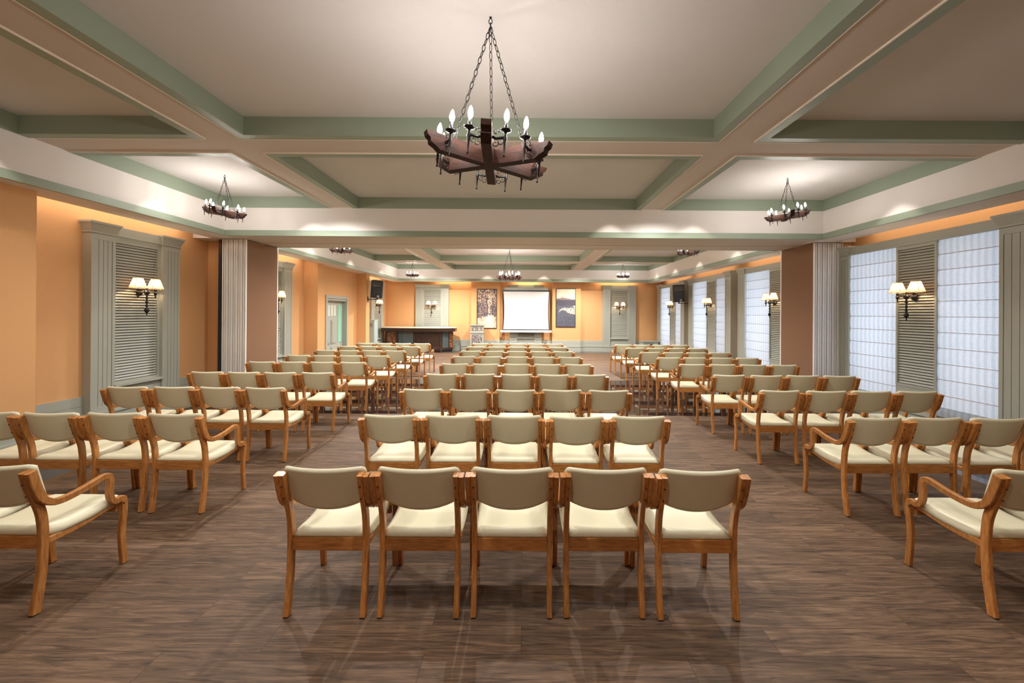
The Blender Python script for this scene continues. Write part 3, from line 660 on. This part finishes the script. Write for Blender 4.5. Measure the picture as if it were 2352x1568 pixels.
# ------------------------------------------------------------------ chandeliers
def chandelier(L, nb, drop, sc, label, loc, rz, tilt):
    """root Empty at the ceiling hook"""
    root = empty('chandelier', loc); tag(root, label, 'chandelier')
    root.rotation_euler = (0, 0, 0)
    TM = Matrix.Translation((0, 0, -drop)) @ Matrix.Rotation(tilt[0], 4, 'X') @ Matrix.Rotation(tilt[1], 4, 'Y') @ Matrix.Rotation(rz, 4, 'Z')
    h = .054*sc; w = .033*sc
    def place_(o): o.matrix_local = TM; return o
    for k in range(nb):
        a = PI*k/nb; Rk = Matrix.Rotation(a, 4, 'Z') @ Matrix.Translation((0, 0, .0015*k))
        b = MB(); hl = L/2
        prof = [(-hl, h), (-hl+.01, h*.45), (-hl+.03*sc, h*.2), (-hl+.035*sc, -h*.3), (-hl+.07*sc, -h*.6), (-hl+.10*sc, -h), (hl-.10*sc, -h), (hl-.07*sc, -h*.6), (hl-.035*sc, -h*.3), (hl-.03*sc, h*.2), (hl-.01, h*.45), (hl, h)]
        n = len(prof); vs = [Vector((x, -w, z)) for x, z in prof]+[Vector((x, w, z)) for x, z in prof]
        b.add(vs, [tuple(range(n)), tuple(range(2*n-1, n-1, -1))]+[(i, n+i, n+(i+1) % n, (i+1) % n) for i in range(n)])
        b.build('timber_beam', M['beam'], root).matrix_local = TM @ Rk
    tips = []
    for k in range(2*nb):
        a = PI*k/nb; rr = L/2*.72
        for s in (-1, 1):
            off = .115*sc
            Rk = Matrix.Rotation(a, 4, 'Z')
            P = lambda x, y, z: Rk @ Vector((rr+x, s*y, z))
            b = MB()
            b.tube([P(0, w, 0.01*sc), P(0, off*.5, .0), P(0, off, .012*sc)], .009*sc, 6)
            for (cy, cz, dr) in ((.055, .04, 1), (.055, -.035, -1), (.085, -.02, -1)):   # scrolls
                r0 = .020*sc
                pts = [P(.002, cy*sc+r0*(1-t*.55)*math.cos(t*5.2), cz*sc*1.0+dr*r0*(1-t*.55)*math.sin(t*5.2)) for t in [q/9 for q in range(10)]]
                b.tube(pts, .0035*sc, 4)
            c = P(0, off, 0)
            b.lathe([(.0, -.115*sc), (.008*sc, -.110*sc), (.004*sc, -.10*sc), (.009*sc, -.02*sc), (.014*sc, .0), (.008*sc, .03*sc), (.012*sc, .045*sc), (.036*sc, .054*sc), (.038*sc, .060*sc), (.01*sc, .062*sc)], c.x, c.y, c.z, 10)
            br = place_(b.build('iron_bracket', M['iron'], root))
            b = MB(); b.lathe([(.012*sc, .06*sc), (.012*sc, .115*sc), (.0, .116*sc)], c.x, c.y, c.z, 8); b.build('candle_sleeve', M['sleeve'], br)
            b = MB(); b.lathe([(.009*sc, .114*sc), (.0165*sc, .135*sc), (.0175*sc, .150*sc), (.012*sc, .175*sc), (.005*sc, .192*sc), (0, .198*sc)], c.x, c.y, c.z, 10); b.build('bulb', M['bulb'], br)
    # hook and chains (built in root space)
    b = MB(); top = Vector((0, 0, 0)); knot = Vector((0, 0, -.07*sc))
    b.lathe([(.010*sc, 0), (.008*sc, -.006*sc), (.003, -.010*sc)], 0, 0, 0, 10)
    b.tube([(.012*math.cos(q), 0, -.03+.02*math.sin(q)) for q in [2*PI*i/10 for i in range(10)]], .0035, 5, closed=True)
    b.tube([(0, .012*math.cos(q), -.058+.018*math.sin(q)) for q in [2*PI*i/10 for i in range(10)]], .0035, 5, closed=True)
    b.build('ceiling_hook', M['iron'], root)
    for k in range(3 if nb == 3 else 3):
        a = PI/nb*(2*k) if nb == 3 else 2*PI*k/3+.4
        rad = L/2*.58 if nb == 3 else L/2*.45
        end = TM @ (Matrix.Rotation(a, 4, 'Z') @ Vector((rad, 0, h)))
        if nb == 2: end = TM @ Vector([(rad, 0, h), (-rad, 0, h), (0, rad*(1 if k == 2 else -1), h)][k])
        d = end-knot; Ln = d.length; d.normalize(); pitch = .050*sc; nl = int(Ln/pitch); pitch = Ln/nl
        s1 = d.orthogonal().normalized(); s2 = d.cross(s1); b = MB()
        for i in range(nl):
            c = knot+d*(i+.5)*pitch; sd = s1 if i % 2 else s2
            pts = []
            for q in range(10):
                an = 2*PI*q/10; pts.append(c+d*(pitch*.60*math.sin(an))+sd*(.0115*sc*math.cos(an)))
            b.tube(pts, .0032*sc, 4, closed=True)
        b.build('chain', M['iron'], root)
    return root
chandelier(.96, 3, 1.025, 1.0, 'large timber and iron candle chandelier hanging nearest the camera', (-.25, 2.87, ZT), math.radians(92), (math.radians(-1), math.radians(4)))
chandelier(.62, 2, .60, .78, 'small candle chandelier hanging above left end of nearer room', (-4.68, 6.22, ZT), math.radians(10), (0, math.radians(8)))
chandelier(.62, 2, .60, .78, 'small candle chandelier hanging above right windows of nearer room', (4.10, 6.20, ZT), math.radians(-20), (0, math.radians(-7)))
chandelier(.62, 2, .60, .78, 'small candle chandelier behind the camera on the left', (-4.6, -.4, ZT), 0, (0, 0))
chandelier(.62, 2, .60, .78, 'small candle chandelier behind the camera on the right', (4.1, -.4, ZT), 0, (0, 0))
chandelier(.86, 3, .97, 1.0, 'large candle chandelier hanging in front of the projection screen', (-.47, 13.2, ZT), math.radians(70), (0, 0))
chandelier(.56, 2, .60, .72, 'small candle chandelier half cut by beam, above the left door', (-4.58, 10.0, ZT), .5, (0, 0))
chandelier(.56, 2, .60, .72, 'small candle chandelier half cut by beam on the right', (4.12, 10.0, ZT), .8, (0, 0))
chandelier(.56, 2, .60, .72, 'small candle chandelier over the bar counter', (-4.6, 16.5, ZT), .3, (0, 0))
chandelier(.56, 2, .60, .72, 'small candle chandelier over far right shutter', (4.12, 16.5, ZT), .1, (0, 0))

# ------------------------------------------------------------------ wall sconces
def sconce():
    r = empty('wall_sconce', (0, 0, 0))     # local: y=0 wall, -y into room, z=0 at arm height
    b = MB(); b.lathe([(.0, 0), (.055, .0), (.058, .012), (.035, .022), (.018, .05), (.0, .052)], n=16, M4=Matrix.Rotation(PI/2, 4, 'X')); b.tube([(0, -.04, 0), (0, -.13, .0)], .010, 8); b.build('wall_plate', M['iron'], r)
    b = MB(); b.lathe([(.0, -.385), (.008, -.36), (.006, -.34), (.030, -.31), (.036, -.28), (.016, -.255), (.010, -.235), (.022, -.22), (.010, -.20), (.012, -.17), (.024, -.155), (.012, -.14), (.011, -.105), (.024, -.085), (.014, -.07), (.012, -.045), (.034, -.02), (.040, .005), (.032, .03), (.012, .045), (.016, .06), (.0, .075)], 0, -.13, 0, 14); b.build('stem', M['iron'], r)
    for s in (-1, 1):
        b = MB(); b.tube(catmull([(0, -.13, 0), (s*.05, -.13, -.004), (s*.10, -.13, .002), (s*.150, -.13, 0)], 4), .008, 8)
        b.lathe([(.0, -.09), (.008, -.08), (.012, -.06), (.006, -.045), (.020, -.02), (.026, .005), (.012, .015), (.014, .035), (.022, .042), (.016, .07), (.0, .071)], s*.150, -.13, 0, 12); arm = b.build('arm', M['iron'], r)
        b = MB(); b.lathe([(.014, .07), (.014, .115)], s*.150, -.13, 0, 10); b.build('candle_sleeve', M['whitemetal'], arm)
        b = MB(); b.lathe([(.010, .112), (.017, .135), (.012, .165), (0, .18)], s*.150, -.13, 0, 10); b.build('bulb', M['sbulb'], arm)
        # six sided pleated shade, open top and bottom
        b = MB(); n = 6; vs = []
        for (rr, z) in ((.122, .068), (.090, .155), (.062, .232)):
            for k in range(n):
                a = 2*PI*k/n+PI/6; vs.append((s*.150+rr*math.cos(a), -.13+rr*.92*math.sin(a), z))
        fs = [(j*n+k, j*n+(k+1) % n, (j+1)*n+(k+1) % n, (j+1)*n+k) for j in range(2) for k in range(n)]
        b.add(vs, fs); sh = b.build('lamp_shade', M['shade'], r)
        t = MB()
        for (rr, z) in ((.122, .068), (.062, .232)):
            t.tube([(s*.150+rr*math.cos(2*PI*k/n+PI/6), -.13+rr*.92*math.sin(2*PI*k/n+PI/6), z) for k in range(n)], .003, 4, closed=True)
        for k in range(n):
            a = 2*PI*k/n+PI/6; t.tube([(s*.150+rr*math.cos(a), -.13+rr*.92*math.sin(a), z) for rr, z in ((.122, .068), (.090, .155), (.062, .232))], .002, 4)
        t.build('braid', M['trimgold'], sh)
    return r
M['sbulb'] = mat('sconce_bulb', (1, 1, 1), .3, emis=(1, .76, .50), es=210)
sp_ = None
SC = [((XW0+.075, 6.53, 2.055), PI/2, 'twin shaded wall sconce on nearest left shutter'),
      ((XW0+.075, 10.03, 2.055), PI/2, 'twin shaded sconce on the left shutter partly behind the partition'),
      ((XW0+.075, 17.10, 2.055), PI/2, 'twin shaded sconce below the left loudspeaker'),
      ((-4.21, YB-.075, 2.055), 0, 'twin shaded sconce on far shutter above the bar'),
      ((4.43, YB-.075, 2.055), 0, 'twin shaded sconce on far wall shutter at the right'),
      ((XW1-DEP+.005, 6.27, 2.055), -PI/2, 'twin shaded sconce on the nearest right window louvre'),
      ((XW1-DEP+.005, 9.75, 2.055), -PI/2, 'twin shaded sconce beside the right folding partition, farther room'),
      ((XW1-DEP+.005, 13.10, 2.055), -PI/2, 'twin shaded sconce between blinds of third right window'),
      ((XW1-DEP+.005, 16.45, 2.055), -PI/2, 'twin shaded sconce left of the right loudspeaker')]
for i, (loc, rz, lb) in enumerate(SC):
    o = sconce() if sp_ is None else copy_tree(sp_)
    if sp_ is None: sp_ = o
    o.location = loc; o.rotation_euler = (0, 0, rz); tag(o, lb, 'wall lamp', 'twin shaded wall sconces')

# ------------------------------------------------------------------ pictures
def picture(x0, x1, z0, z1, y, fn, label):
    e = empty('framed_picture', ((x0+x1)/2, y, z0)); tag(e, label, 'picture', 'framed prints on the far wall')
    w = (x1-x0)/2; h = z1-z0; f = .022
    b = MB(); b.box(-w, w, -.035, 0, 0, f); b.box(-w, w, -.035, 0, h-f, h); b.box(-w, -w+f, -.035, 0, f, h-f); b.box(w-f, w, -.035, 0, f, h-f); b.box(-w+f, w-f, -.012, 0, f, h-f); b.build('frame', M['frame'], e)
    nx, nz = 90, 180; me = bpy.data.meshes.new('print'); vs = []; cols = []
    for j in range(nz+1):
        for i in range(nx+1):
            u, v = i/nx, j/nz; vs.append((-w+f+u*(2*w-2*f), -.014, f+v*(h-2*f))); cols.append(fn(u, v))
    me.from_pydata(vs, [], [(j*(nx+1)+i, j*(nx+1)+i+1, (j+1)*(nx+1)+i+1, (j+1)*(nx+1)+i) for j in range(nz) for i in range(nx)])
    ca = me.color_attributes.new('print', 'FLOAT_COLOR', 'POINT')
    for i, c in enumerate(cols): ca.data[i].color = (*c, 1)
    me.materials.append(M['print']); o = bpy.data.objects.new('print', me); C.objects.link(o); o.parent = e
def mixc(a, b, t): t = max(0, min(1, t)); return tuple(x+(y-x)*t for x, y in zip(a, b))
def nz_(x, y, s=1): return noise.noise((x*s, y*s, 3.3))
def forest(u, v):
    dark = (.045, .035, .06); mid = (.30, .20, .16); light = (.85, .64, .47)
    cx = .64
    if v > .33+.05*nz_(u, v, 18)-.14*abs(u-cx):
        n1 = nz_(u*1.0, v*1.9, 15); n2 = nz_(u+5, v*2, 34); t = .56+1.0*n1+.7*n2
        g = math.exp(-((u-cx)/.13)**2)*(1.15-.5*v)+ .25*math.exp(-((u-.5)**2+(v-.85)**2)/.05)
        k = max(0, min(1, (.72-v)/.2)); t = t*(1-.45*k)+k*(.45*nz_(u, 0, 40)-.05)
        c = mixc(mixc(dark, mid, t*1.3), light, t-.55+g*.62)
        return c
    n = nz_(u, v, 45); g = math.exp(-((u-cx)/(.10+.45*(.4-v)))**2)
    c = mixc((.46, .33, .21), (.74, .66, .53), .35+g*.8+n*.7)
    if abs(u-.6) < .2 and v < .12: c = mixc(c, (.72, .50, .25), .4)
    if n < -.32 and g < .5: c = (.16, .11, .09)
    return c
def river(u, v):
    sky = mixc((.93, .78, .50), (.60, .44, .34), .25+.5*nz_(u*.6, v*6, 5)+.3*(1-u))
    ridge = .775-.055*abs(u-.3)*1.6+.018*nz_(u, 0, 18)+(.03 if abs(u-.33) < .012 else 0)
    dark = (.045, .045, .07)
    if v > ridge: return sky
    if v > .70: return mixc((.10, .08, .10), (.55, .36, .24), (v-.70)/.10*.6+.5*nz_(u, v, 40))
    if v > .56: return mixc(dark, (.08, .06, .08), .5+.6*nz_(u, v*2, 20))
    c = mixc((.065, .068, .095), (.10, .10, .13), .5+nz_(u, v*3, 14))
    top = .40+.16*u**.8-.03*math.cos(u*9); bot = top-.03-.24*u*u
    if u > .1 and bot < v < top+.02*nz_(u, 1, 30): 
        s = nz_(u*1.2, v*2.2, 15)
        if s > .18: return (.05, .045, .06)
        return mixc((.90, .66, .48), (.45, .32, .27), (top-v)/max(top-bot, .05)*.8+.3*nz_(u, v, 50))
    return c
picture(-2.135, -1.22, 1.05, 2.86, 18.318, forest, 'framed tall print of a tree lined lane, left of screen')
picture(1.50, 2.40, 1.13, 2.90, 18.318, river, 'framed tall print of river and mountain, right of screen')

# ------------------------------------------------------------------ projection screen
e = empty('projection_screen', (.13, 18.18, 0)); tag(e, 'white pull down projection screen hanging on the far wall', 'projection screen')
b = MB(); b.box(-1.14, 1.13, -.01, .012, 2.775, 2.80); b.build('top_bar', M['black'], e)
b = MB(); N_ = 14; pts = []
def edge(t): return 1.075-.045*math.sin(PI*t)
for (wd, mi, off) in ((0, 1, .0), (.035, 0, -.002)):
    vs = []; 
    for j in range(N_+1):
        t = j/N_; z = .985+(wd if j == 0 else (-wd if j == N_ else 0))+t*1.79; x = edge(t)-wd; vs += [(-x, off, z), (x, off, z)]
    vs2 = [(x, y+.002, z) for x, y, z in vs]
    k = len(vs); fs = [(2*j, 2*j+1, 2*j+3, 2*j+2) for j in range(N_)]
    b.add(vs+vs2, fs+[tuple(k+i for i in f) for f in fs]+[(2*j, 2*j+2, k+2*j+2, k+2*j) for j in range(N_)]+[(2*j+1, 2*j+3, k+2*j+3, k+2*j+1) for j in range(N_)], mi)
b.build('screen_sheet', [M['whitescreen'], M['black']], e)
b = MB(); b.box(-1.17, 1.17, -.04, .03, .88, .975); b.build('bottom_bar', M['whitemetal'], e, bevel=.008)
b = MB(); b.box(-1.0, 1.0, .0, .14, 2.80, 2.93); b.box(-.35, .35, -.01, .14, 2.82, 2.95); b.build('housing', M['joinery'], e, bevel=.01)

# ------------------------------------------------------------------ bar counter
e = empty('bar_counter', (-4.6, 17.9, 0)); tag(e, 'dark wood bar counter with cream top by the far left corner', 'bar counter')
base = [(-6.08, 17.52), (-5.3, 17.43), (-4.4, 17.42), (-3.60, 17.50), (-3.16, 17.98), (-3.25, 18.25), (-3.8, 18.0), (-4.5, 17.95), (-5.3, 17.95), (-6.05, 18.05)]
top = [(-6.22, 17.34), (-5.7, 17.25), (-5.0, 17.19), (-4.3, 17.18), (-3.7, 17.23), (-3.25, 17.38), (-3.0, 17.62), (-3.0, 18.18), (-3.4, 18.3), (-4.5, 18.1), (-5.3, 18.08), (-6.2, 18.2)]
rel = lambda P: [(x+4.6, y-17.9) for x, y in P]
b = MB(); b.prism(rel(base), .10, .93); b.build('carcass', M['bar'], e)
b = MB(); b.prism([(x*.97, y*.9+.02) for x, y in rel(base)], 0.0, .10); b.build('plinth', M['black'], e)
b = MB(); b.prism([(x*.985, y*.93) for x, y in rel(top)], .925, 1.075); b.build('fascia', M['bar'], e)
b = MB(); b.prism(rel(top), 1.075, 1.11); b.build('counter_top', M['counter'], e)
def bar_panel(p, q, z0, z1, name, m, out=.012):
    p, q = Vector((p[0]+4.6, p[1]-17.9, 0)), Vector((q[0]+4.6, q[1]-17.9, 0)); d = (q-p).normalized(); nr = Vector((d.y, -d.x, 0)); b = MB()
    a = [p+nr*out, q+nr*out, q-nr*.005, p-nr*.005]
    b.hexa([(v.x, v.y, z0) for v in a], [(v.x, v.y, z1) for v in a]); b.build(name, m, e)
def onb(i, t): (x0, y0), (x1, y1) = base[i], base[i+1]; return (x0+(x1-x0)*t, y0+(y1-y0)*t)
bar_panel(onb(0, .15), onb(0, .68), .16, .90, 'inlay_panel', M['logs'])
bar_panel(onb(0, .80), onb(1, .55), .16, .90, 'smoked_panel', M['barglass'])
for z in (.18, .30, .42, .54, .66, .78): bar_panel(onb(1, .72), onb(2, .90), z, z+.108, 'slat', M['bar'], .014)
bar_panel(onb(3, .10), onb(3, .58), .20, .90, 'smoked_panel', M['barglass'])
bar_panel(onb(3, .68), onb(3, .97), .20, .90, 'inlay_panel', M['logs'])
b = MB(); b.box(.97, 1.03, -.43, -.37, 0, .93); b.build('corner_post', M['bar'], e)

# ------------------------------------------------------------------ lectern
e = empty('lectern', (-2.06, 17.95, 0)); tag(e, 'grey green lectern with mosaic panels standing right of the bar', 'lectern')
b = MB(); b.box(-.31, .31, -.22, .22, 0, .12); b.box(-.29, .29, -.20, .20, .12, .86); b.box(-.32, .32, -.225, .225, .86, .90); b.build('body', M['joinery'], e, bevel=.006)
b = MB(); b.box(-.28, .28, -.20, .20, .90, 1.19); b.build('reading_desk', M['joinery'], e, bevel=.006)
b = MB(); b.hexa([(-.32, -.24, 1.19), (.32, -.24, 1.19), (.32, .24, 1.19), (-.32, .24, 1.19)], [(-.32, -.24, 1.235), (.32, -.24, 1.235), (.32, .24, 1.215), (-.32, .24, 1.215)]); b.build('top_board', M['joinery'], e)
b = MB(); b.box(-.235, .235, -.207, -.199, .20, .80); b.build('mosaic_panel', M['mosaic'], e)
b = MB(); b.box(-.235, .235, -.207, -.199, .96, 1.13); b.build('mosaic_panel', M['mosaic'], e)

# ------------------------------------------------------------------ loudspeakers on wall arms
def speaker(loc, rot, label, arm_to, side):
    e = empty('loudspeaker', loc); tag(e, label, 'loudspeaker', 'wall mounted loudspeakers')
    RM = Matrix.Rotation(rot[2], 4, 'Z') @ Matrix.Rotation(rot[1], 4, 'Y') @ Matrix.Rotation(rot[0], 4, 'X')
    def pl(o): o.matrix_local = RM; return o
    w, h = .205, .325
    b = MB(); fr = [(-w, -.17), (w, -.17), (w*.98, .02), (w*.62, .17), (-w*.62, .17), (-w*.98, .02)]
    b.prism(fr, -h, h); cab = pl(b.build('cabinet', M['black'], e, bevel=.022))
    b = MB(); b.hexa([(-w*.82, -.178, -h*.88), (w*.82, -.178, -h*.88), (w*.82, -.165, -h*.88), (-w*.82, -.165, -h*.88)], [(-w*.82, -.178, h*.22), (w*.82, -.178, h*.22), (w*.82, -.165, h*.22), (-w*.82, -.165, h*.22)]); pl(b.build('grille', M['grille'], e))
    b = MB(); b.lathe([(.155, 0), (.155, .006), (.145, .009), (.10, .004), (.03, .012), (0, .014)], n=24, M4=Matrix.Translation((0, -.178, -.10)) @ Matrix.Rotation(PI/2, 4, 'X')); pl(b.build('woofer', M['grille'], e))
    b = MB()     # horn: flared recess frame
    o_, i_ = [(-.165, .10), (.165, .10), (.165, .285), (-.165, .285)], [(-.05, .17), (.05, .17), (.05, .23), (-.05, .23)]
    vs = [(x, -.182, z) for x, z in o_]+[(x, -.172, z) for x, z in i_]; b.add(vs, [(k, (k+1) % 4, 4+(k+1) % 4, 4+k) for k in range(4)]+[(4, 5, 6, 7)]); b.box(-.16, .16, -.175, -.165, .10, .285); pl(b.build('horn', M['steel'], e))
    b = MB(); b.box(.035, .095, -.196, -.176, -.290, -.280); b.box(.035, .045, -.196, -.176, -.290, -.225); b.box(.085, .095, -.196, -.176, -.290, -.225); b.box(.035, .095, -.196, -.176, -.235, -.225); pl(b.build('badge', M['whitemetal'], e))
    b = MB(); A = Vector(arm_to)-Vector(loc); b.tube([(0, .0, -h), (0, 0, -h-.07)], .03, 8); b.tube([(0, 0, -h-.06), (A.x, 0, -h-.06)], .014, 8); b.box(A.x-.015, A.x+.015, -.05, .05, -h-.14, -h+.04); b.build('wall_bracket', M['steel'], e)
speaker((-5.44, 14.82, 2.62), (math.radians(8), math.radians(4), math.radians(14)), 'black loudspeaker on a bracket at the left pier', (-5.785, 14.82, 2.3), -1)
speaker((5.86, 15.02, 2.55), (math.radians(6), math.radians(-3), math.radians(-24)), 'black loudspeaker on a bracket by the right windows', (6.370, 15.02, 2.2), 1)

# ------------------------------------------------------------------ locker and console heater
e = empty('metal_cabinet', (-6.06, 15.75, 0)); tag(e, 'pale green metal cabinet with vents beside the far left shutter', 'cabinet')
b = MB(); b.box(-.29, .24, -.18, .18, .03, 1.43); b.box(-.30, .25, -.19, .19, 1.43, 1.46); b.box(-.27, .22, -.16, .16, 0, .03); b.build('body', M['locker'], e)
for x in (-.285, -.022):
    b = MB(); b.box(x+.005, x+.255, -.192, -.18, .06, 1.41); d = b.build('door', M['locker'], e)
    for z in (.25, 1.18):
        b = MB()
        for k in range(6): b.box(x+.06, x+.20, -.195, -.19, z+k*.025, z+k*.025+.017)
        b.build('vent', M['ventgrey'], d)
e = empty('convector_heater', (5.72, 18.05, 0)); tag(e, 'low grey green grilled heater box in the far right corner', 'heater')
b = MB(); b.box(-.36, .36, -.16, .35, 0, .50); b.build('casing', M['joinery'], e, bevel=.005)
b = MB(); b.box(-.38, .38, -.18, .36, .50, .53); b.build('top_board', M['joinery'], e)
b = MB()
b.box(-.26, .14, -.163, -.158, .34, .44, 1)
for k in range(5): b.box(-.25, .13, -.168, -.16, .35+k*.019, .357+k*.019)
b.build('grille', [M['joinery'], M['joinery_dark']], e)
